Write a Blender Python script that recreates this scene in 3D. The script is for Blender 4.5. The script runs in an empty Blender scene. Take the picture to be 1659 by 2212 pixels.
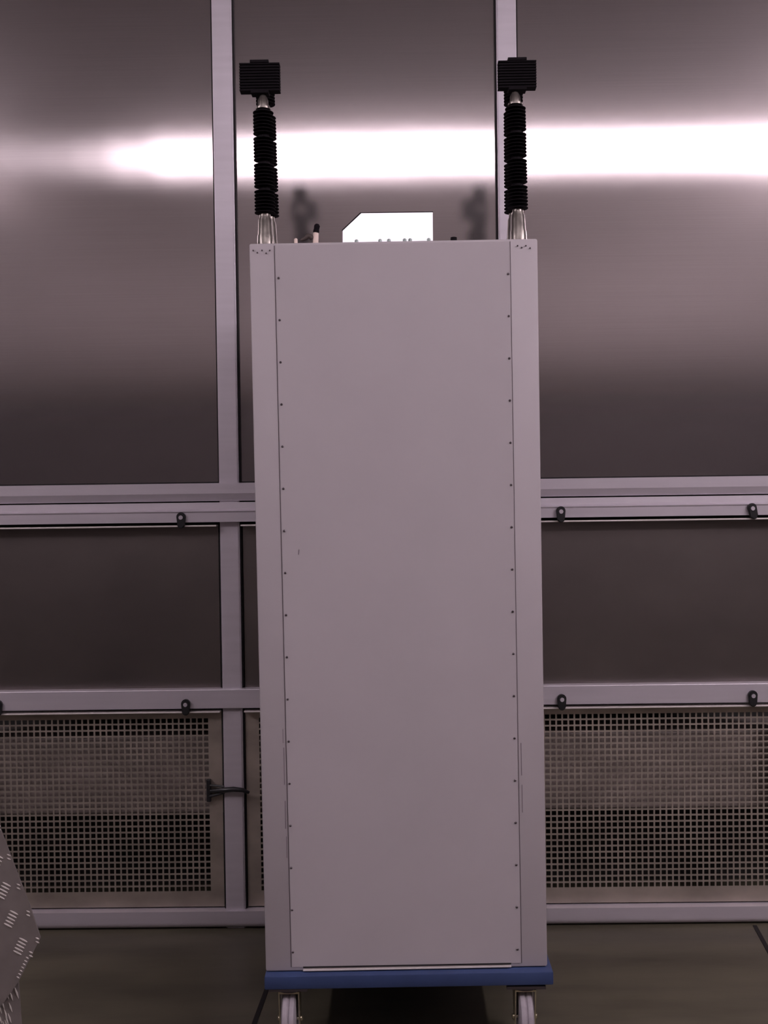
import bpy, bmesh, math, random
from mathutils import Vector, Matrix

# ------------------------------------------------------------------ camera
F_PX, W_PX, H_PX = 2300.0, 1659.0, 2212.0
EYE = Vector((0.0, 0.0, 1.222))
PITCH, YAW, ROLL = 0.0205, 0.0090, math.radians(0.76)
fwd = Vector((-math.sin(YAW) * math.cos(PITCH), math.cos(YAW) * math.cos(PITCH), -math.sin(PITCH)))
r0 = fwd.cross(Vector((0, 0, 1))).normalized()
u0 = r0.cross(fwd).normalized()
cr = r0 * math.cos(ROLL) - u0 * math.sin(ROLL)
cu = u0 * math.cos(ROLL) + r0 * math.sin(ROLL)
cam = bpy.data.objects.new('camera', bpy.data.cameras.new('camera'))
cam.data.sensor_fit = 'VERTICAL'
cam.data.sensor_height = 36.0
cam.data.lens = F_PX / H_PX * 36.0
cam.data.clip_start = 0.02
m = Matrix((cr, cu, -fwd)).transposed().to_4x4()
m.translation = EYE
cam.matrix_world = m
bpy.context.scene.collection.objects.link(cam)
bpy.context.scene.camera = cam


def at(px, py, Y):
    """measured photo point on the upright plane at depth Y (metres)"""
    d = fwd + cr * ((px - W_PX / 2) / F_PX) + cu * ((H_PX / 2 - py) / F_PX)
    return EYE + d * (Y / d.y)


# ------------------------------------------------------------------ world, exposure
sc = bpy.context.scene
sc.view_settings.view_transform = 'Standard'
sc.view_settings.look = 'None'
sc.view_settings.gamma = 1.0
sc.view_settings.use_curve_mapping = False
sc.view_settings.exposure = 0.34
w = bpy.data.worlds.new('world')
sc.world = w
w.use_nodes = True
w.node_tree.nodes['Background'].inputs[0].default_value = (0.5, 0.45, 0.5, 1)
w.node_tree.nodes['Background'].inputs[1].default_value = 0.0
LAMP_COL = (1.0, 0.86, 0.94)
LAMP_E = 10.0
SIDE_FILL_E = 62.0  # strength of the two added side fill lamps
LAMP_Y, LAMP_X0, LAMP_X1, LAMP_W = 0.27, -2.6, 2.55, 0.10
CEIL = 3.10
YW = 2.98            # face of the clad wall

C = sc.collection
PI = math.pi
random.seed(4)


# ------------------------------------------------------------------ materials
def mat(name, col, rough=0.5, metal=0.0, spec=0.5, noise=None, bump=None, aniso=0.0, coat=0.0):
    """noise=(scale_vec, amount)  bump=(scale_vec, strength, distance)"""
    mt = bpy.data.materials.new(name)
    mt.use_nodes = True
    nt = mt.node_tree
    b = nt.nodes['Principled BSDF']
    b.inputs['Base Color'].default_value = (*col, 1)
    b.inputs['Roughness'].default_value = rough
    b.inputs['Metallic'].default_value = metal
    b.inputs['Specular IOR Level'].default_value = spec
    b.inputs['Anisotropic'].default_value = aniso
    b.inputs['Coat Weight'].default_value = coat
    tc = nt.nodes.new('ShaderNodeTexCoord')

    def noise_tex(scale, detail=4):
        mp = nt.nodes.new('ShaderNodeMapping')
        mp.inputs['Scale'].default_value = scale
        nt.links.new(tc.outputs['Object'], mp.inputs[0])
        n = nt.nodes.new('ShaderNodeTexNoise')
        n.inputs['Scale'].default_value = 1.0
        n.inputs['Detail'].default_value = detail
        nt.links.new(mp.outputs[0], n.inputs[0])
        return n
    if noise:
        n = noise_tex(noise[0])
        mr = nt.nodes.new('ShaderNodeMapRange')
        mr.inputs['From Min'].default_value = 0.25
        mr.inputs['From Max'].default_value = 0.75
        mr.inputs['To Min'].default_value = 1 - noise[1]
        mr.inputs['To Max'].default_value = 1 + noise[1]
        nt.links.new(n.outputs[0], mr.inputs[0])
        mx = nt.nodes.new('ShaderNodeVectorMath')
        mx.operation = 'SCALE'
        mx.inputs[0].default_value = col
        nt.links.new(mr.outputs[0], mx.inputs['Scale'])
        nt.links.new(mx.outputs[0], b.inputs['Base Color'])
    if bump:
        n = noise_tex(bump[0])
        bp = nt.nodes.new('ShaderNodeBump')
        bp.inputs['Strength'].default_value = bump[1]
        bp.inputs['Distance'].default_value = bump[2]
        nt.links.new(n.outputs[0], bp.inputs['Height'])
        nt.links.new(bp.outputs[0], b.inputs['Normal'])
    return mt


def add_tangent(mt):
    nt = mt.node_tree
    t = nt.nodes.new('ShaderNodeTangent')
    t.direction_type = 'RADIAL'
    t.axis = 'Z'
    nt.links.new(t.outputs[0], nt.nodes['Principled BSDF'].inputs['Tangent'])


M = {}
M['steel'] = mat('brushed_steel', (0.52, 0.475, 0.48), 0.120, 1.0, noise=((2.0, 2.0, 300.0), 0.04), bump=((1.3, 1.3, 2.4), 0.10, 0.003))
def two_lobe(mt, rough2, fac):
    """satin metal: a fairly sharp reflection over a broad one"""
    nt = mt.node_tree
    a = nt.nodes['Principled BSDF']
    g = nt.nodes.new('ShaderNodeBsdfPrincipled')
    g.inputs['Metallic'].default_value = a.inputs['Metallic'].default_value
    g.inputs['Roughness'].default_value = rough2
    for nm in ('Base Color', 'Normal'):
        if a.inputs[nm].links:
            nt.links.new(a.inputs[nm].links[0].from_socket, g.inputs[nm])
        else:
            g.inputs[nm].default_value = a.inputs[nm].default_value
    h = nt.nodes.new('ShaderNodeBsdfGlossy')
    h.distribution = 'BECKMANN'
    h.inputs['Roughness'].default_value = a.inputs['Roughness'].default_value
    for src, dst in (('Base Color', 'Color'), ('Normal', 'Normal')):
        if a.inputs[src].links:
            nt.links.new(a.inputs[src].links[0].from_socket, h.inputs[dst])
    mx = nt.nodes.new('ShaderNodeMixShader')
    mx.inputs[0].default_value = fac
    nt.links.new(h.outputs[0], mx.inputs[1])
    nt.links.new(g.outputs[0], mx.inputs[2])
    nt.links.new(mx.outputs[0], nt.nodes['Material Output'].inputs[0])


two_lobe(M['steel'], 0.38, 0.13)
M['dark_steel'] = mat('dark_steel', (0.24, 0.212, 0.205), 0.40, 1.0, noise=((3, 3, 4), 0.12))
M['mesh_steel'] = mat('perforated_steel', (0.44, 0.39, 0.335), 0.5, 0.65, noise=((9, 9, 14), 0.22))
M['alu'] = mat('anodised_aluminium', (0.62, 0.58, 0.635), 0.42, 0.35, noise=((4, 4, 60), 0.04))
M['lip'] = mat('bare_lip_metal', (0.82, 0.76, 0.74), 0.4, 0.2)
M['gap'] = mat('black_gap_rubber', (0.008, 0.006, 0.007), 0.8)
M['cavity'] = mat('dark_cavity', (0.03, 0.028, 0.026), 0.8)
M['duct'] = mat('dusty_duct_metal', (0.36, 0.31, 0.29), 0.6, 0.1, noise=((5, 5, 9), 0.25))
M['cabinet'] = mat('pale_grey_powder_coat', (0.445, 0.41, 0.432), 0.55, 0.0, 0.35, noise=((6, 6, 6), 0.025), bump=((500, 500, 500), 0.08, 0.001))
M['seam'] = mat('seam_shadow_gap', (0.10, 0.08, 0.09), 0.8)  # one dark tone for the panel seams and rivets
M['screw'] = mat('dark_screw', (0.13, 0.11, 0.12), 0.35, 0.8)
M['blue'] = mat('blue_paint', (0.036, 0.058, 0.145), 0.45, 0.0, 0.4, noise=((12, 12, 12), 0.12))
M['black'] = mat('black_rubber', (0.008, 0.006, 0.008), 0.75, 0.0, 0.1)
M['clip'] = mat('black_plastic', (0.018, 0.018, 0.020), 0.38)
M['chrome'] = mat('cast_bright_metal', (0.17, 0.155, 0.14), 0.30, 0.8, noise=((60, 60, 40), 0.30), bump=((70, 70, 30), 0.25, 0.003))
M['zinc'] = mat('zinc_plated_steel', (0.72, 0.66, 0.50), 0.28, 1.0)
M['tyre'] = mat('grey_rubber_tyre', (0.34, 0.31, 0.34), 0.6, noise=((80, 80, 80), 0.1))
M['plate'] = mat('bright_galvanised_plate', (0.86, 0.88, 0.97), 0.36, 0.9, noise=((14, 14, 14), 0.05))
M['cream'] = mat('cream_plastic', (0.80, 0.66, 0.58), 0.5)
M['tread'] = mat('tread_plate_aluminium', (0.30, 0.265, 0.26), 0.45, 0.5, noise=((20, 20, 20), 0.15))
M['tread_bar'] = mat('tread_bar_aluminium', (0.88, 0.83, 0.80), 0.28, 0.55)  # bars far paler than the plate: their bright reflection put into the colour
M['floor'] = mat('worn_floor_sheet', (0.088, 0.080, 0.054), 0.42, 0.0, 0.5, noise=((2.2, 9.0, 3), 0.35), bump=((5, 14, 5), 0.25, 0.004))
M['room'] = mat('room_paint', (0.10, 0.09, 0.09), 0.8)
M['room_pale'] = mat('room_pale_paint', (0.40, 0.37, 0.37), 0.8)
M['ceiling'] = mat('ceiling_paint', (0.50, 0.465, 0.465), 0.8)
M['soffit'] = mat('pale_soffit_paint', (0.86, 0.80, 0.80), 0.85)  # paint of the added, unseen reflector
M['housing'] = mat('lamp_housing_white', (0.8, 0.8, 0.8), 0.5)
FADE_LEVELS = ((-2.6, 0.03), (-2.05, 0.05), (-1.85, 0.08), (-1.65, 0.15), (-1.45, 0.34), (-1.2, 0.7), (-0.63, 1.0))  # emission stepped dimmer leftward, made up to fade out the mirrored band
for nm, f in [('lamp_%d' % k, v[1]) for k, v in enumerate(FADE_LEVELS)] + [('lamp_side_left', SIDE_FILL_E / LAMP_E * 0.6), ('lamp_side_right', SIDE_FILL_E / LAMP_E)]:
    lm = bpy.data.materials.new(nm + '_diffuser')
    lm.use_nodes = True
    lb = lm.node_tree.nodes['Principled BSDF']
    lb.inputs['Base Color'].default_value = (0.8, 0.8, 0.8, 1)
    lb.inputs['Emission Color'].default_value = (*LAMP_COL, 1)
    lb.inputs['Emission Strength'].default_value = LAMP_E * f
    M[nm] = lm


# ------------------------------------------------------------------ mesh helpers
def box(bm, x0, x1, y0, y1, z0, z1, bev=0.0):
    v = [bm.verts.new((x, y, z)) for x in (x0, x1) for y in (y0, y1) for z in (z0, z1)]
    fs = []
    for q in ((0, 1, 3, 2), (4, 6, 7, 5), (0, 4, 5, 1), (2, 3, 7, 6), (0, 2, 6, 4), (1, 5, 7, 3)):
        fs.append(bm.faces.new([v[i] for i in q]))
    if bev:
        es = list({e for f in fs for e in f.edges})
        bmesh.ops.bevel(bm, geom=es, offset=bev, segments=2, affect='EDGES', profile=0.5)
    return v


def hexa(bm, bottom, top, bev=0.0):
    """solid from 4 bottom and 4 top corners"""
    a = [bm.verts.new(p) for p in bottom]
    b = [bm.verts.new(p) for p in top]
    fs = [bm.faces.new(a[::-1]), bm.faces.new(b)]
    for i in range(4):
        j = (i + 1) % 4
        fs.append(bm.faces.new((a[i], a[j], b[j], b[i])))
    if bev:
        es = list({e for f in fs for e in f.edges})
        bmesh.ops.bevel(bm, geom=es, offset=bev, segments=2, affect='EDGES', profile=0.5)


def lathe(bm, prof, cx=0, cy=0, seg=28, axis='Z'):
    rings = []
    for r, h in prof:
        ring = []
        for i in range(seg):
            a = 2 * PI * i / seg
            if axis == 'Z':
                p = (cx + r * math.cos(a), cy + r * math.sin(a), h)
            elif axis == 'X':
                p = (h, cx + r * math.cos(a), cy + r * math.sin(a))
            else:
                p = (cx + r * math.cos(a), h, cy + r * math.sin(a))
            ring.append(bm.verts.new(p))
        rings.append(ring)
    for k in range(len(rings) - 1):
        for i in range(seg):
            j = (i + 1) % seg
            bm.faces.new((rings[k][i], rings[k][j], rings[k + 1][j], rings[k + 1][i]))
    bm.faces.new(rings[0][::-1])
    bm.faces.new(rings[-1])


def extr_x(bm, pts, x0, x1):
    """closed (y, z) outline extruded along X"""
    a = [bm.verts.new((x0, y, z)) for y, z in pts]
    b = [bm.verts.new((x1, y, z)) for y, z in pts]
    bm.faces.new(a)
    bm.faces.new(b[::-1])
    for i in range(len(pts)):
        j = (i + 1) % len(pts)
        bm.faces.new((a[i], b[i], b[j], a[j]))


def prism(bm, pts, d):
    """polygon of 3-D points pushed along vector d"""
    a = [bm.verts.new(p) for p in pts]
    b = [bm.verts.new(Vector(p) + d) for p in pts]
    bm.faces.new(a)
    bm.faces.new(b[::-1])
    for i in range(len(pts)):
        j = (i + 1) % len(pts)
        bm.faces.new((a[i], b[i], b[j], a[j]))


def tube(bm, pts, r, seg=10):
    pts = [Vector(p) for p in pts]
    rings = []
    for i, p in enumerate(pts):
        t = (pts[min(i + 1, len(pts) - 1)] - pts[max(i - 1, 0)]).normalized()
        ref = Vector((0, 0, 1)) if abs(t.z) < 0.9 else Vector((0, 1, 0))
        s = t.cross(ref).normalized()
        u = s.cross(t)
        rr = r[i] if isinstance(r, (list, tuple)) else r
        rings.append([bm.verts.new(p + s * rr * math.cos(2 * PI * k / seg) + u * rr * math.sin(2 * PI * k / seg)) for k in range(seg)])
    for k in range(len(rings) - 1):
        for i in range(seg):
            j = (i + 1) % seg
            bm.faces.new((rings[k][i], rings[k][j], rings[k + 1][j], rings[k + 1][i]))
    bm.faces.new(rings[0][::-1])
    bm.faces.new(rings[-1])


def obj(name, bm, m, parent=None, smooth=False):
    bmesh.ops.recalc_face_normals(bm, faces=bm.faces)
    me = bpy.data.meshes.new(name)
    bm.to_mesh(me)
    bm.free()
    me.materials.append(M[m] if isinstance(m, str) else m)
    o = bpy.data.objects.new(name, me)
    C.objects.link(o)
    if smooth:
        for p in me.polygons:
            p.use_smooth = True
        me.set_sharp_from_angle(angle=math.radians(38))
    if parent:
        o.parent = parent
        o.matrix_parent_inverse = Matrix.Translation(-parent.location)
    return o


def thing(name, label, cat, loc=(0, 0, 0), group=None):
    o = bpy.data.objects.new(name, None)
    C.objects.link(o)
    o.empty_display_size = 0.1
    o.location = loc
    o['label'] = label
    o['category'] = cat
    if group:
        o['group'] = group
    return o


def tag(o, label, cat, group=None):
    o['label'] = label
    o['category'] = cat
    if group:
        o['group'] = group
    return o


def struct(name, bm, m, parent=None, smooth=False):
    o = obj(name, bm, m, parent, smooth)
    if parent is None:
        o['kind'] = 'structure'
    return o


def copy_tree(o, parent=None):
    c = o.copy()
    C.objects.link(c)
    if parent:
        c.parent = parent
    for ch in list(o.children):
        copy_tree(ch, c)
    return c


BM = bmesh.new

# ------------------------------------------------------------------ room shell
XL, XR, YB = -3.5, 3.5, -2.6
Y2 = 3.30
b = BM(); box(b, XL, XR, YB, Y2, -0.05, 0.0); struct('floor', b, 'floor')
b = BM(); box(b, XL, XR, YB, Y2, CEIL, CEIL + 0.05); struct('ceiling', b, 'ceiling')
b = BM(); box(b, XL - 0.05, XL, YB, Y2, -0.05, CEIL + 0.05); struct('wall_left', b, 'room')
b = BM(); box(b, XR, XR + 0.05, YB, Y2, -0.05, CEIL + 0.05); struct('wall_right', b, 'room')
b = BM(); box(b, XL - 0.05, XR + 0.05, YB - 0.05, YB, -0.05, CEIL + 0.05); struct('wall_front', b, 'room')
# added unseen soffit: curves down from the lamp to the far side of the room, then back under itself, to grade light in the steel
def bez(p0, p1, p2, p3, n):
    out = []
    for k in range(n + 1):
        t_ = k / n
        out.append(tuple((1 - t_) ** 3 * a_ + 3 * (1 - t_) ** 2 * t_ * b_ + 3 * (1 - t_) * t_ * t_ * c_ + t_ ** 3 * d_ for a_, b_, c_, d_ in zip(p0, p1, p2, p3)))
    return out
reflector_prof = bez((0.02, CEIL - 0.006), (-0.35, 3.05), (-0.85, 2.95), (-1.25, 2.78), 40)
reflector_prof += bez((-1.25, 2.78), (-1.75, 2.56), (-1.95, 2.15), (YB + 0.01, 1.95), 40)[1:]
b = BM()
extr_x(b, reflector_prof + [(YB + 0.005, CEIL - 0.003), (0.02, CEIL - 0.003)], XL + 0.005, XR - 0.005)
struct('ceiling', b, 'soffit', smooth=True)  # added reflector surface hung below the ceiling
b = BM(); box(b, XL - 0.05, XR + 0.05, Y2, Y2 + 0.05, -0.05, CEIL + 0.05); struct('wall_back', b, 'cavity')

# posts of the clad wall, every 0.8 m
PX0 = (at(503, 1560, YW - 0.02).x)
PX1 = (at(1096, 300, YW - 0.02).x)
PITCH_P = PX1 - PX0
posts = [PX0 - 3 * PITCH_P, PX0 - 2 * PITCH_P, PX0 - PITCH_P, PX0, PX1, PX1 + PITCH_P, PX1 + 2 * PITCH_P]
PW = 0.0275


def zrow(left_y, right_y, Y):
    """height of a horizontal line measured at the left (x=300) and right (x=1400)"""
    return (at(300, left_y, Y).z + at(1400, right_y, Y).z) / 2


yr = YW - 0.035
Z1T = zrow(1046, 1031, yr)      # rail 1 top
Z1a = zrow(1068, 1054, yr)
Z1b = zrow(1087, 1072, yr)
Z1c = zrow(1105, 1090, yr)
Z1B = zrow(1130, 1115, yr)      # rail 1 bottom
Z1L = zrow(1137, 1121, yr)      # middle panel lip
Z2T = zrow(1492, 1478, yr)
Z2B = zrow(1533, 1520, yr)
Z2L = zrow(1539, 1526, yr)
Z3T = zrow(1970, 1961, yr)
Z3B = zrow(1994, 1984, yr)
print('heights', Z1T, Z1B, Z2T, Z2B, Z3T, Z3B, 'pitch', PITCH_P, posts)

n_trim = 1
for i, px in enumerate(posts):
    b = BM()
    box(b, px - PW, px + PW, YW - 0.020, YW + 0.03, 0.0, CEIL, 0.0015)
    box(b, px - PW + 0.004, px + PW - 0.004, YW - 0.022, YW - 0.019, 0.0, CEIL)
    struct('trim_%d' % n_trim, b, 'alu'); n_trim += 1
    # black gaskets either side of the post
    b = BM()
    for s in (-1, 1):
        box(b, px + s * (PW + 0.0005), px + s * (PW + 0.0042), YW - 0.012, YW + 0.03, 0.0, CEIL)
    struct('trim_%d' % n_trim, b, 'gap'); n_trim += 1

xa, xb = XL + 0.01, XR - 0.01
# double rail
b = BM()
extr_x(b, [(yr + 0.05, Z1T), (yr, Z1T), (yr, Z1a), (yr + 0.010, Z1b + 0.003), (yr + 0.03, Z1b + 0.002), (yr + 0.05, Z1b + 0.002)], xa, xb)
struct('trim_%d' % n_trim, b, 'alu'); n_trim += 1
b = BM()
extr_x(b, [(yr + 0.05, Z1b - 0.001), (yr + 0.003, Z1b - 0.001), (yr + 0.0015, Z1c + 0.004), (yr - 0.008, Z1c), (yr - 0.0105, Z1c - 0.0025), (yr - 0.008, Z1c - 0.006), (yr - 0.008, Z1B), (yr + 0.05, Z1B)], xa, xb)
struct('trim_%d' % n_trim, b, 'alu'); n_trim += 1
# second rail
b = BM(); box(b, xa, xb, yr, yr + 0.05, Z2B, Z2T, 0.002); struct('trim_%d' % n_trim, b, 'alu'); n_trim += 1
# bottom rail with rounded underside, and recessed plinth
b = BM()
zz = Z3B
pr = [(yr + 0.05, Z3T), (yr, Z3T), (yr, zz)]
for k in range(1, 7):
    a = k / 6 * PI / 2
    pr.append((yr + 0.016 * (1 - math.cos(a)), zz - 0.018 * math.sin(a)))
pr.append((yr + 0.05, zz - 0.018))
extr_x(b, pr, xa, xb)
struct('trim_%d' % n_trim, b, 'alu', smooth=True); n_trim += 1
b = BM(); box(b, xa, xb, yr + 0.03, yr + 0.06, 0.0, zz - 0.01); struct('baseboard_back', b, 'gap')

# upper steel sheets: gently pillowed, one per bay
for i in range(len(posts) - 1):
    x0, x1 = posts[i] + PW + 0.004, posts[i + 1] - PW - 0.004
    z0, z1 = Z1T - 0.03, CEIL
    b = BM()
    nx, nz = 24, 60
    g = []
    for a in range(nx + 1):
        col = []
        for c in range(nz + 1):
            u, v = a / nx, c / nz
            x, z = x0 + (x1 - x0) * u, z0 + (z1 - z0) * v
            y = YW - 0.0015 * (1 - (2 * u - 1) ** 2) ** 1.0
            col.append(b.verts.new((x, y, z)))
        g.append(col)
    for a in range(nx):
        for c in range(nz):
            b.faces.new((g[a][c], g[a + 1][c], g[a + 1][c + 1], g[a][c + 1]))
    o = obj('wall_back', b, 'steel', smooth=True)

    o['kind'] = 'structure'
    # dark thin steel lip at the sheet's bottom
    b = BM(); box(b, x0, x1, YW - 0.004, YW + 0.01, Z1T, Z1T + 0.004)
    struct('trim_%d' % n_trim, b, 'gap'); n_trim += 1


# ------------------------------------------------------------------ removable panels
def middle_panel(x0, x1, label):
    t = thing('wall_panel', label, 'panel', ((x0 + x1) / 2, YW, Z2T), 'plain dark panels between the rails')
    b = BM(); box(b, x0, x1, YW - 0.006, YW + 0.012, Z2T - 0.01, Z1L - 0.003, 0.001)
    obj('sheet', b, 'dark_steel', t)
    b = BM(); box(b, x0, x1, yr - 0.0092, YW - 0.004, Z1L - 0.004, Z1L, 0.0006)
    o = obj('top_lip', b, 'lip', t); o['label'] = 'pale bare metal top lip'
    return t


def perf_panel(x0, x1, label):
    t = thing('perforated_panel', label, 'perforated panel', ((x0 + x1) / 2, YW, Z3T), 'perforated vent panels above the floor')
    pitch, bar = 0.0170, 0.0046
    mx, mt_, mb = 0.026, 0.020, 0.024
    zt, zb = Z2L, Z3T + 0.004
    nx = int((x1 - x0 - 2 * mx - bar) / pitch)
    nz = int((zt - zb - mt_ - mb - bar) / pitch)
    lx = ((x1 - x0) - nx * pitch - bar) / 2
    xs = [x0] + [v for k in range(nx) for v in (x0 + lx + bar + k * pitch, x0 + lx + (k + 1) * pitch)] + [x1]
    lz = zt - mt_
    zs = [zt] + [v for k in range(nz) for v in (lz - bar - k * pitch, lz - (k + 1) * pitch)] + [zb]
    b = BM()
    g = [[b.verts.new((x, YW - 0.008, z)) for z in zs] for x in xs]
    for i in range(len(xs) - 1):
        for j in range(len(zs) - 1):
            if i % 2 == 1 and j % 2 == 1:
                continue
            b.faces.new((g[i][j], g[i + 1][j], g[i + 1][j + 1], g[i][j + 1]))
    bmesh.ops.recalc_face_normals(b, faces=b.faces)
    geom = bmesh.ops.extrude_face_region(b, geom=list(b.faces))
    vs = [e for e in geom['geom'] if isinstance(e, bmesh.types.BMVert)]
    bmesh.ops.translate(b, verts=vs, vec=(0, 0.002, 0))
    o = obj('perforated_sheet', b, 'mesh_steel', t)
    b = BM(); box(b, x0, x1, yr - 0.0012, YW - 0.007, Z2L - 0.0035, Z2L, 0.0006)
    o = obj('top_lip', b, 'lip', t); o['label'] = 'pale bare metal top lip'
    return t


g_ = 0.006
bay = lambda i: (posts[i] + PW + g_, posts[i + 1] - PW - g_)
middle_panel(*bay(2), 'plain dark panel between the rails, left of the left wall post')
middle_panel(*bay(3), 'plain dark panel mostly hidden behind the grey cabinet')
middle_panel(*bay(4), 'plain dark panel between the rails, right of the grey cabinet')
perf_panel(*bay(2), 'perforated steel panel left of the left wall post, with black latch at its edge')
perf_panel(*bay(3), 'perforated steel panel mostly hidden behind the grey cabinet')
perf_panel(*bay(4), 'perforated steel panel right of the grey cabinet, under two clips')
# duct behind the perforated sheets
zt, zb = at(1300, 1583, YW + 0.03).z, at(1300, 1748, YW + 0.03).z
b = BM(); box(b, xa, xb, YW + 0.035, YW + 0.20, zb, zt, 0.004)
o = obj('air_duct', b, 'duct'); tag(o, 'horizontal duct seen dimly through the holes of the perforated panels', 'duct')

# black turn clips
def clip(px, py, label, rot=0.0, kind='bead'):
    yf = yr - 0.008 if py < 1300 else yr
    p = at(px, py, yf)
    t = thing('panel_clip', label, 'clip', p, 'black clips holding the wall panels')
    b = BM()
    hw, hh = 0.0125, 0.0235
    out = []
    for k in range(9):
        a = PI * k / 8
        out.append((hw * math.cos(a), hh - hw + hw * math.sin(a)))
    for k in range(9):
        a = PI + PI * k / 8
        out.append((hw * 0.82 * math.cos(a), -hh + hw + hw * 0.82 * math.sin(a)))
    pts = [p + Vector((x * math.cos(rot) - z * math.sin(rot), -0.011, x * math.sin(rot) + z * math.cos(rot))) for x, z in out]
    prism(b, pts, Vector((0, 0.011, 0)))
    bmesh.ops.bevel(b, geom=[e for e in b.edges if abs(e.verts[0].co.y - e.verts[1].co.y) < 1e-6 and e.verts[0].co.y < p.y - 0.008], offset=0.003, segments=2, affect='EDGES')
    obj('clip_body', b, 'clip', t, True)
    b = BM()
    c = p + Vector((-0.009 * math.sin(rot), 0, 0.009 * math.cos(rot)))
    lathe(b, [(0.0055, c.y - 0.0128), (0.006, c.y - 0.011), (0.006, c.y - 0.009)], c.x, c.z, 16, 'Y')
    o = obj('screw', b, 'alu', t, True); o['label'] = 'bright screw head'
    return t


clip(392, 1125, 'black clip on the upper rail at left, above the plain dark panel')
clip(1211, 1112, 'black clip on the upper rail just right of the grey cabinet')
clip(1625, 1105, 'slightly tilted black clip on the upper rail at the right edge', 0.22)
clip(402, 1528, 'black clip on the lower rail at left, above the perforated panel')
clip(-3, 1530, 'black clip on the lower rail cut off by the left picture edge')
clip(1213, 1517, 'black clip on the lower rail just right of the grey cabinet')
clip(1625, 1509, 'black clip on the lower rail at the right edge')

# black latch beside the left perforated panel
yl = YW - 0.010
t = thing('panel_latch', 'black lever latch crossing the left wall post beside the perforated panel', 'latch', at(452, 1705, yl))
b = BM()
p0, p1 = at(447, 1682, yl), at(457, 1730, yl)
box(b, p0.x, p1.x, yl - 0.012, yl, p1.z, p0.z, 0.002)
obj('base_plate', b, 'clip', t)
b = BM()
tube(b, [at(452, 1696, yl - .008), at(466, 1697, yl - .014), at(484, 1699, yl - .02)], 0.0032, 8)
tube(b, [at(452, 1720, yl - .008), at(466, 1717, yl - .014), at(484, 1712, yl - .02)], 0.0042, 8)
obj('fork', b, 'clip', t, True)
b = BM()
tube(b, [at(455, 1709, yl - .012), at(482, 1707, yl - .024), at(505, 1705, yl - .03), at(525, 1707, yl - .028), at(538, 1712, yl - .022)], [0.005, 0.0075, 0.0075, 0.006, 0.004], 10)
obj('lever', b, 'clip', t, True)

# ------------------------------------------------------------------ floor joints
for (xA, yA, xB, yB_) in ((588, 2105, 549, 2212), (1625, 1990, 1659, 2052)):
    def fl(px, py):
        d = fwd + cr * ((px - W_PX / 2) / F_PX) + cu * ((H_PX / 2 - py) / F_PX)
        return EYE + d * (-EYE.z / d.z)
    A, B = fl(xA, yA), fl(xB, yB_)
    d = (B - A).normalized()
    far = A - d * ((YW - 0.04 - A.y) / -d.y if d.y else 0)
    near = A + d * 2.2
    s = Vector((d.y, -d.x, 0)) * 0.0055
    b = BM()
    prism(b, [far - s, near - s, near + s, far + s], Vector((0, 0, 0.0015)))
    struct('trim_%d' % n_trim, b, 'gap'); n_trim += 1

# ------------------------------------------------------------------ cabinet
YC = 2.30
DEP = 0.50
TL, TR = at(538, 526, YC), at(1161, 515, YC)
BL, BR = at(574, 2099, YC), at(1182.5, 2088, YC)
zt_ = (TL.z + TR.z) / 2
zb_ = (BL.z + BR.z) / 2
print('cabinet', TL, TR, BL, BR)
cab = thing('equipment_cabinet', 'tall pale grey steel cabinet with screwed front panel standing on the blue trolley', 'cabinet',
            ((BL.x + BR.x) / 2, YC + DEP / 2, zb_))
back = Vector((0, DEP, 0))
FY = 0.0030


def front(u, v, off=0.0):
    """point on the cabinet front, u left-right, v bottom-top"""
    lo = BL.lerp(BR, u); hi = TL.lerp(TR, u)
    q = lo.lerp(hi, v)
    return Vector((q.x, YC - off, q.z))


def uv(px, py):
    q = at(px, py, YC)
    v = (q.z - zb_) / (zt_ - zb_)
    for _ in range(3):
        lo = BL.lerp(TL, v); hi = BR.lerp(TR, v)
        u = (q.x - lo.x) / (hi.x - lo.x)
        zl = BL.z + (BR.z - BL.z) * u; zh = TL.z + (TR.z - TL.z) * u
        v = (q.z - zl) / (zh - zl)
    return u, v


b = BM()
hexa(b, [BL, BR, BR + back, BL + back], [TL, TR, TR + back, TL + back], 0.004)
obj('body', b, 'cabinet', cab, True)
# seam lines and corner strips: the front panel is a separate sheet, set in 2 mm gaps
sl = [uv(593, 560), uv(629, 2085)]
sr = [uv(1102.5, 560), uv(1127, 2085)]
def strip(pa, pb, wdt, off0, off1, m, name, lab=None):
    """upright strip on the front between two (u,v) points"""
    A_, B_ = front(*pa), front(*pb)
    d = (B_ - A_).normalized()
    s = d.cross(Vector((0, 1, 0))).normalized() * wdt / 2
    b = BM()
    prism(b, [A_ - s + Vector((0, -off1, 0)), B_ - s + Vector((0, -off1, 0)), B_ + s + Vector((0, -off1, 0)), A_ + s + Vector((0, -off1, 0))], Vector((0, off1 - off0, 0)))
    o = obj(name, b, m, cab)
    if lab:
        o['label'] = lab
    return o
strip((sl[0][0] - 0.0, 0.9965), (sl[1][0], 0.006), 0.0014, 0, 0.0008, 'seam', 'panel_seam')
strip((sr[0][0] - 0.0, 0.9965), (sr[1][0], 0.006), 0.0010, 0, 0.0006, 'seam', 'panel_seam')
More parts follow.
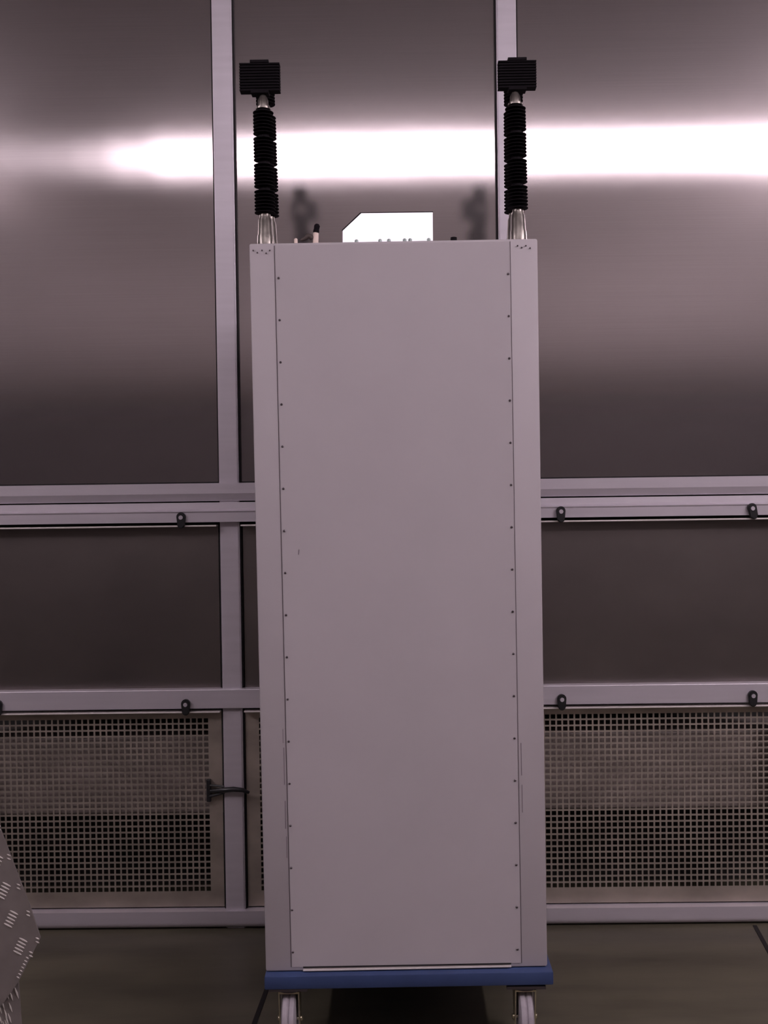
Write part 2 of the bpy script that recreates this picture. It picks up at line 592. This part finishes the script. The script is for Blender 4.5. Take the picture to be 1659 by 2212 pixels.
# front panel sheet between the seams
b = BM()
e = 0.0016
c1, c2, c3, c4 = front(sl[1][0], 0.006), front(sr[1][0], 0.006), front(sr[0][0], 0.9965), front(sl[0][0], 0.9965)
hexa(b, [c1 + Vector((e, -0.0012, 0)), c2 + Vector((-e, -0.0012, 0)), c2 + Vector((-e, 0.001, 0)), c1 + Vector((e, 0.001, 0))],
     [c4 + Vector((e, -0.0012, 0)), c3 + Vector((-e, -0.0012, 0)), c3 + Vector((-e, 0.001, 0)), c4 + Vector((e, 0.001, 0))])
obj('front_panel', b, 'cabinet', cab)
# screws
def screw_at(px, py, r=0.0026, m='screw', name='screw'):
    q = front(*uv(px, py))
    b = BM()
    lathe(b, [(r * 0.55, q.y - 0.0032), (r, q.y - 0.0022), (r, q.y + 0.0)], q.x, q.z, 12, 'Y')
    return obj(name, b, m, cab, True)
for k in range(17):
    f = k / 16
    screw_at(602 + (633 - 602) * f ** 0.95, 601 + (2056 - 601) * f)
    screw_at(1097.5 + (1117.5 - 1097.5) * f, 592 + (2050 - 592) * f)
# little rivets at the upper corners
for px, py in ((547, 541), (556, 546), (566, 541), (575, 547), (583, 541), (1118, 531), (1127, 535), (1136, 531), (1145, 536)):
    screw_at(px, py, 0.0016, 'seam', 'rivet')
# bottom slot with bright edge
A_, B_ = uv(655, 2092), uv(1104, 2084)
strip((A_[0], 0.0056), (B_[0], 0.0056), 0.003, 0, 0.0022, 'gap', 'bottom_slot', 'dark slot along the panel bottom')
strip((A_[0], 0.0018), (B_[0], 0.0022), 0.0026, 0, 0.0045, 'lip', 'bottom_edge', 'bright folded edge')
# scuffs: short worn marks near the seams and one small mark
for px, py, ln, wd in ((613, 1655, 80, 1.6), (616, 1760, 60, 1.8), (619, 1830, 46, 1.2), (1125.5, 1640, 70, 1.4), (1127.5, 1725, 60, 1.2), (611, 1590, 30, 1.0)):
    ua, va = uv(px, py - ln / 2); ub, vb = uv(px + ln * 0.02, py + ln / 2)
    strip((ua, va), (ub, vb), wd / 1000, 0, 0.0005, 'scuff' if 'scuff' in M else M.setdefault('scuff', mat('scuff_mark', (0.20, 0.17, 0.19), 0.7)), 'scuff_mark')
ua, va = uv(646, 1187); ub, vb = uv(645, 1198)
strip((ua, va), (ub, vb), 0.0018, 0, 0.0018, 'scuff', 'scuff_mark')

# ------------------------------------------------------------------ trolley
zt_tr = min(BL.z, BR.z)
tl, tr = at(570.5, 2101, YC - 0.022), at(1195.5, 2090, YC - 0.022)
ht = 0.029
tro = thing('trolley', 'low blue trolley on castors carrying the grey cabinet', 'trolley', ((tl.x + tr.x) / 2, YC + 0.25, 0))
b = BM()
d1 = Vector((0, DEP + 0.045, 0)); dz = Vector((0, 0, -ht))
tl.z = BL.z - 0.0015; tr.z = BR.z - 0.0015
tl.z += (BL.z - BR.z) * 0.0; d1 = d1
hexa(b, [tl + dz, tr + dz, tr + dz + d1, tl + dz + d1], [tl, tr, tr + d1, tl + d1], 0.003)
obj('platform', b, 'blue', tro, True)


def caster(cx, cy, ztop, label=None):
    e = bpy.data.objects.new('castor', None); C.objects.link(e)
    e.parent = tro
    e.matrix_parent_inverse = Matrix.Translation(-tro.location)
    e.location = (cx, cy, 0)
    R = 0.0625
    zc = R
    bb = BM()
    lathe(bb, [(0.03, ztop - 0.012), (0.032, ztop - 0.010), (0.032, ztop - 0.004), (0.024, ztop - 0.001), (0.024, ztop + 0.002)], 0, 0, 24)
    box(bb, -0.042, 0.042, -0.04, 0.04, ztop - 0.003, ztop + 0.003)
    parts = [('swivel_head', bb, 'screw')]
    bb = BM()
    for s in (-1, 1):
        x = s * 0.0215
        # tapered cheek
        pts = [Vector((x - 0.0014, yy, z)) for yy, z in ((-0.026, ztop - 0.012), (0.026, ztop - 0.012), (0.012, zc - 0.012), (-0.012, zc - 0.012))]
        prism(bb, pts, Vector((0.0028, 0, 0)))
    box(bb, -0.023, 0.023, -0.026, 0.026, ztop - 0.015, ztop - 0.011)
    parts.append(('yoke', bb, 'zinc'))
    bb = BM()
    lathe(bb, [(0.004, -0.028), (0.0065, -0.026), (0.0065, -0.0235), (0.004, -0.023), (0.004, 0.023), (0.0065, 0.0235), (0.0065, 0.026), (0.004, 0.028)], 0, zc, 14, 'X')
    parts.append(('axle_bolt', bb, 'zinc'))
    bb = BM()
    pr = [(0.030, -0.015), (R - 0.006, -0.015), (R - 0.001, -0.012), (R, -0.007), (R - 0.0005, -0.003), (R - 0.004, 0.0), (R - 0.0005, 0.003), (R, 0.007), (R - 0.001, 0.012), (R - 0.006, 0.015), (0.030, 0.015)]
    lathe(bb, pr, 0, zc, 40, 'X')
    parts.append(('wheel', bb, 'tyre'))
    for nm, q, mm in parts:
        bmesh.ops.translate(q, verts=q.verts, vec=(cx, cy, 0))
        o = obj(nm, q, mm, None, True)
        o.parent = e
        o.matrix_parent_inverse = Matrix.Translation((-cx, -cy, 0))
    return e


zc_top = zt_tr - ht - 0.003
cy_ = YC + 0.02
caster(at(627, 2190, cy_).x, cy_, zc_top)
caster(at(1133, 2185, cy_).x, cy_, zc_top)
caster(at(627, 2190, cy_).x, YC + DEP - 0.05, zc_top)
caster(at(1133, 2185, cy_).x, YC + DEP - 0.05, zc_top)

# ------------------------------------------------------------------ insulator pairs
def fin_stack(bm, z0, n, pitch, rc, rf, cx, cy):
    prof = [(rc, z0)]
    for k in range(n):
        z = z0 + pitch * (k + 0.5)
        prof += [(rc, z - pitch * 0.13), (rf, z - pitch * 0.08), (rf, z + pitch * 0.08), (rc, z + pitch * 0.14)]
    prof.append((rc, z0 + n * pitch))
    lathe(bm, prof, cx, cy, 28)


def column(px_b, py_b, px_t, py_t, Y, ztop_cab, cab_label, label, head=None, tail=False):
    """ribbed column whose black part runs from py_b up to py_t"""
    A, B = at(px_b, py_b, Y), at(px_t, py_t, Y)
    L = B.z - A.z
    lean = (B.x - A.x) / L
    cx = A.x
    t = thing('insulator', label, 'insulator', (cx - lean * (A.z - ztop_cab), Y, ztop_cab), 'black ribbed insulators on the cabinet')
    def fin(bm):
        for v in bm.verts:
            v.co.x += lean * (v.co.z - A.z)
        return bm
    b = BM()
    h = A.z - ztop_cab
    lathe(b, [(0.024, ztop_cab - 0.002), (0.024, ztop_cab + 0.004), (0.0195, ztop_cab + 0.006), (0.0185, ztop_cab + h * 0.45), (0.017, ztop_cab + h * 0.50), (0.0155, ztop_cab + h * 0.85),
              (0.0125, ztop_cab + h * 0.93), (0.0125, A.z + 0.001)], cx, Y, 32)
    o = obj('base_fitting', fin(b), 'chrome', t, True); o['label'] = 'shiny cast metal foot'
    sec = L / 4
    for s in range(4):
        b = BM()
        z0 = A.z + s * sec
        n = 7
        pitch = (sec - 0.005) / n
        fin_stack(b, z0, n, pitch, 0.0122, 0.0232, cx, Y)
        lathe(b, [(0.0125, z0 + n * pitch - 0.001), (0.0125, z0 + sec + 0.001)], cx, Y, 20)
        obj('ribbed_section', fin(b), 'black', t, True)
    zt = B.z
    b = BM()
    if head:
        hz0 = at(px_t, head[3], Y).z
        lathe(b, [(0.0165, zt - 0.001), (0.0165, zt + 0.003), (0.0125, zt + 0.004), (0.0115, zt + (hz0 - zt) * 0.55), (0.006, zt + (hz0 - zt) * 0.9), (0.006, hz0 + 0.004)], cx, Y, 24)
    else:
        hz0 = at(px_t, 229, Y).z
        lathe(b, [(0.010, zt - 0.001), (0.010, hz0 + 0.002)], cx, Y, 24)
    o = obj('cap_fitting', fin(b), 'chrome', t, True); o['label'] = 'shiny metal cap'
    if head:
        x0, x1 = at(head[0], 170, Y).x, at(head[1], 170, Y).x
        z1 = at(px_t, head[2], Y).z
        z0 = hz0
        b = BM()
        dy = 0.012
        box(b, x0 + 0.0035, x1 - 0.0035, Y - dy + 0.003, Y + dy - 0.003, z0 + 0.002, z1 - 0.002)
        n = 10
        for k in range(n):
            zc = z0 + (z1 - z0) * (k + 0.5) / n
            box(b, x0, x1, Y - dy, Y + dy, zc - 0.0019, zc + 0.0016, 0.0006)
        mxx = (x0 + x1) / 2 + head[4]
        box(b, mxx - 0.021, mxx + 0.021, Y - 0.014, Y + 0.014, z1 - 0.002, z1 + 0.0045, 0.001)
        box(b, mxx - 0.020, mxx + 0.020, Y - 0.014, Y + 0.014, z0 - 0.0045, z0 + 0.003, 0.001)
        obj('finned_head', b, 'black', t)
    else:
        b = BM()
        zt2 = at(px_t, 160, Y).z
        n = max(3, int((zt2 - hz0) / 0.0072))
        fin_stack(b, hz0, n, (zt2 - hz0) / n, 0.0138, 0.0225, cx, Y)
        obj('ribbed_section', fin(b), 'black', t, True)
    return t


def ztop(x):
    u = (x - TL.x) / (TR.x - TL.x)
    return TL.z + (TR.z - TL.z) * u


YF, YK = 2.41, 2.53
xl, xr_ = at(570, 465, YF).x, at(1119, 452, YF).x
column(572.5, 464, 568.5, 236, YF, ztop(xl), '', 'front left black ribbed insulator with finned head, on the cabinet top', (518.5, 605, 138, 201, 0.0))
column(1118.5, 454, 1113, 227, YF, ztop(xr_), '', 'front right black ribbed insulator with finned head, on the cabinet top', (1075.5, 1157.5, 133, 194, 0.0))
column(582, 470, 574.5, 247, YK, ztop(xl), '', 'left black ribbed insulator half hidden behind the front left one', tail=True)
column(1110.5, 462, 1109, 238, YK, ztop(xr_), '', 'right black ribbed insulator half hidden behind the front right one', tail=True)

# ------------------------------------------------------------------ bright plate on the cabinet top
YP = 2.42
def pp(px, py):
    q = at(px, py, YP)
    q.y += (q.z - zt_) * math.tan(math.radians(6.5))
    return q
tp = thing('metal_plate', 'bright bare metal plate with one cut corner standing upright on the cabinet', 'plate', at(838, 522, YP))
zt0 = ztop(at(838, 522, YP).x)
outl = [pp(740, 521), pp(740, 497), pp(780, 458), pp(935, 456), pp(935, 519)]
lowL, lowR = Vector((outl[0].x, outl[0].y - 0.004, zt0 + 0.001)), Vector((outl[4].x, outl[4].y - 0.004, zt0 + 0.001))
poly = [lowL] + outl[1:4] + [lowR]
b = BM(); prism(b, poly, Vector((0, 0.004, 0)))
obj('sheet', b, 'plate', tp)
b = BM()
ed = [pp(739, 497), pp(779.5, 457), pp(936, 454.5)]
off = Vector((0, 0.002, 0))
for A_, B_, r in ((ed[0], ed[1], 0.0022), (ed[1], ed[2], 0.0012)):
    tube(b, [A_ + off, B_ + off], r, 8)
o = obj('edge_strip', b, 'black', tp, True); o['label'] = 'dark edge strip'
# small clips in front of the plate foot
for px in (770, 821, 840, 874, 886, 926):
    q = at(px, 519.5 - (px - 770) * 0.02, YC + 0.05)
    z0 = ztop(q.x)
    b = BM(); lathe(b, [(0.0042, z0 - 0.001), (0.0042, q.z), (0.0025, q.z + 0.0018)], q.x, q.y, 10)
    o = obj('top_screw', b, M.setdefault('greenscrew', mat('greenish_zinc', (0.30, 0.36, 0.34), 0.4, 0.7)), cab, True)
# cable gland / plug on the top, left of the plate
yq = YC + 0.08
q0, q1, q2 = at(681, 521, yq), at(682.5, 503, yq), at(685.5, 484, yq)
t = thing('cable_plug', 'cream and black cable plug standing on the cabinet top left of the bright plate', 'plug', (q0.x, yq, ztop(q0.x)))
b = BM(); tube(b, [Vector((q0.x, yq, ztop(q0.x))), q1], 0.0062, 16); o = obj('collar', b, 'cream', t, True); o['label'] = 'cream collar'
b = BM(); tube(b, [q1, q1.lerp(q2, 0.3), q1.lerp(q2, 0.32), q1.lerp(q2, 0.8), q2], [0.0068, 0.0068, 0.006, 0.0066, 0.0035], 16); o = obj('cap', b, 'black', t, True); o['label'] = 'black cap'
q = at(663, 509, yq)
t = thing('cable_coil', 'small dark connector lying on the cabinet top beside the cream plug', 'connector', (q.x, yq, ztop(q.x)))
b = BM()
tube(b, [at(649, 519, yq), at(656, 517, yq), at(661, 514, yq), at(665, 510, yq), at(671, 511, yq), at(675, 516, yq)], [0.003, 0.0045, 0.005, 0.0065, 0.006, 0.005], 12)
zz = ztop(q.x)
box(b, at(650, 519, yq).x, at(676, 519, yq).x, yq - 0.005, yq + 0.005, zz - 0.0005, zz + 0.014, 0.002)
obj('shell', b, M.setdefault('brownblk', mat('dull_brown_black', (0.06, 0.045, 0.04), 0.5)), t, True)
q = at(639, 516, YC + 0.05)
b = BM(); lathe(b, [(0.004, ztop(q.x)), (0.004, q.z - 0.001), (0.002, q.z + 0.001)], q.x, q.y, 12)
tag(obj('peg', b, 'cream', None, True), 'tiny cream peg on the cabinet top edge near the left insulators', 'peg')
q = at(980, 513, YC + 0.06)
b = BM(); lathe(b, [(0.0075, ztop(q.x)), (0.007, q.z), (0.003, q.z + 0.001)], q.x, q.y, 14)
tag(obj('knob', b, 'black', None, True), 'tiny dark knob on the cabinet top right of the bright plate', 'knob')

# ------------------------------------------------------------------ tread plate ramp at the left edge
YT = 2.12
ramp = thing('tread_plate_step', 'aluminium tread plate step with raised five-bar pattern at the left picture edge', 'step', at(-60, 2212, YT))
def tp_(px, py, k=0.0):
    q = at(px, py, YT); q.y += k
    return q
# leaning upper plate
plane = [tp_(-150, 1395), tp_(68, 1968), tp_(87, 2026), tp_(38, 2124), tp_(-10, 2190), tp_(-420, 2190), tp_(-420, 1395)]
ref = tp_(0, 2000)
mmpx = (tp_(100, 2000) - tp_(0, 2000)).length / 100
# raised bars: quintets in two alternating directions
def quintet(px, py, ang, n=5, L=20.0, gap=7.2, clipf=None):
    """bars of length L px, stacked along the direction across them"""
    b = BM()
    ca, sa = math.cos(ang), math.sin(ang)
    cnt = 0
    for k in range(n):
        o_ = (k - (n - 1) / 2) * gap
        cx, cy = px - sa * o_ * 0.0 + (-0.45 * o_), py + o_ * 0.95
        a0 = (cx - ca * L / 2, cy - sa * L / 2); a1 = (cx + ca * L / 2, cy + sa * L / 2)
        if clipf and not (clipf(*a0) and clipf(*a1)):
            continue
        A_, B_ = tp_(*a0, -0.0005), tp_(*a1, -0.0005)
        mid = A_.lerp(B_, 0.5)
        tube(b, [A_, A_.lerp(B_, 0.15), A_.lerp(B_, 0.5), A_.lerp(B_, 0.85), B_], [0.0004, 0.0014, 0.0019, 0.0014, 0.0004], 8)
        cnt += 1
    return b, cnt
def inside(px, py):
    if py < 1968: return px < 0 + (py - 1790) * 0.382 - 0
    if py < 2026: return px < 68 + (py - 1968) * 0.33 - 1
    return px < 87 - (py - 2026) * 0.5 - 1
allb = BM()
for (qx, qy) in ((8, 1924), (24, 1985), (44, 2044), (-8, 1864), (-24, 1804), (-40, 2040), (-26, 2100), (-60, 1980), (-76, 1920)):
    bb, c_ = quintet(qx, qy, math.radians(28), clipf=inside)
    if c_:
        me = bpy.data.meshes.new('t'); bb.to_mesh(me); allb.from_mesh(me); bpy.data.meshes.remove(me)
    bb.free()
for (qx, qy) in ((1, 1788), (22, 1852), (43, 1916), (64, 1974), (84, 2032), (70, 2062)):
    for k in (-1, 1):
        A_, B_ = tp_(qx - 7, qy + k * 4 - 3, -0.0005), tp_(qx + 1, qy + k * 4 + 1, -0.0005)
        tube(allb, [A_, A_.lerp(B_, 0.5), B_], [0.0004, 0.0016, 0.0006], 8)
for k in range(7):
    f = k / 6
    A_, B_ = tp_(60 - 20 * f - 4, 2070 + 42 * f - 3, -0.0005), tp_(60 - 20 * f + 2, 2070 + 42 * f + 1, -0.0005)
    tube(allb, [A_, A_.lerp(B_, 0.5), B_], [0.0004, 0.0014, 0.0006], 8)
nbar = len(allb.faces)
prism(allb, plane, Vector((0, 0.004, 0)))
o = obj('tread_plate', allb, 'tread_bar', ramp, True)
o.data.materials.append(M['tread'])
for p in o.data.polygons[nbar:]:
    p.material_index = 1
# lower box face
z_b = at(40, 2124, YT).z
xr2 = tp_(38, 2130).x
b = BM()
yv = YT + 0.008
hexa(b, [Vector((-1.6, yv, 0)), Vector((xr2 + 0.010, yv, 0)), Vector((xr2 + 0.010, yv + 0.006, 0)), Vector((-1.6, yv + 0.006, 0))],
     [Vector((-1.6, yv, z_b + 0.02)), Vector((xr2 - 0.002, yv, z_b + 0.0)), Vector((xr2 - 0.002, yv + 0.006, z_b + 0.0)), Vector((-1.6, yv + 0.006, z_b + 0.02))])
obj('step_box', b, 'tread', ramp)
b = BM()
random.seed(9)
for k in range(26):
    px, py = random.uniform(-30, 40), random.uniform(2128, 2212)
    A_ = at(px, py, yv - 0.0008); B_ = at(px + 7, py + 20, yv - 0.0008)
    if B_.x < xr2 + 0.004 and A_.z < z_b - 0.002 and B_.z > 0.004:
        tube(b, [A_, A_.lerp(B_, 0.5), B_], [0.0005, 0.0018, 0.0005], 8)
o = obj('side_bars', b, 'tread_bar', ramp, True); o['label'] = 'raised bars on the lower face'

# ------------------------------------------------------------------ ceiling lamp
t = thing('ceiling_lamp', 'long fluorescent ceiling lamp mirrored as the bright band in the steel wall', 'lamp', ((LAMP_X0 + LAMP_X1) / 2, LAMP_Y, CEIL))
b = BM(); box(b, LAMP_X0, LAMP_X1, LAMP_Y - LAMP_W / 2 - 0.02, LAMP_Y + LAMP_W / 2 + 0.02, CEIL - 0.06, CEIL - 0.001, 0.004)
obj('housing', b, 'housing', t)
for k, (x0, f) in enumerate(FADE_LEVELS):
    x1 = FADE_LEVELS[k + 1][0] if k + 1 < len(FADE_LEVELS) else LAMP_X1 - 0.02
    b = BM()
    box(b, x0 + 0.004, x1 - 0.004, LAMP_Y - LAMP_W / 2, LAMP_Y + LAMP_W / 2, CEIL - 0.145, CEIL - 0.061, 0.006)
    obj('diffuser', b, 'lamp_%d' % k, t, True)

# two unseen fill lamps added left and right of the view, running front to back
for xs, lab in ((-2.75, 'ceiling lamp running front to back along the left side of the room'), (2.75, 'ceiling lamp running front to back along the right side of the room')):
    t = thing('ceiling_lamp', lab, 'lamp', (xs, 0.65, CEIL))  # added fill lamp, no known fixture
    b = BM(); box(b, xs - 0.07, xs + 0.07, -0.32, 1.62, CEIL - 0.06, CEIL - 0.001, 0.004)
    obj('housing', b, 'housing', t)
    b = BM(); box(b, xs - 0.05, xs + 0.05, -0.3, 1.6, CEIL - 0.145, CEIL - 0.061, 0.02)
    obj('diffuser', b, 'lamp_side_left' if xs < 0 else 'lamp_side_right', t, True)
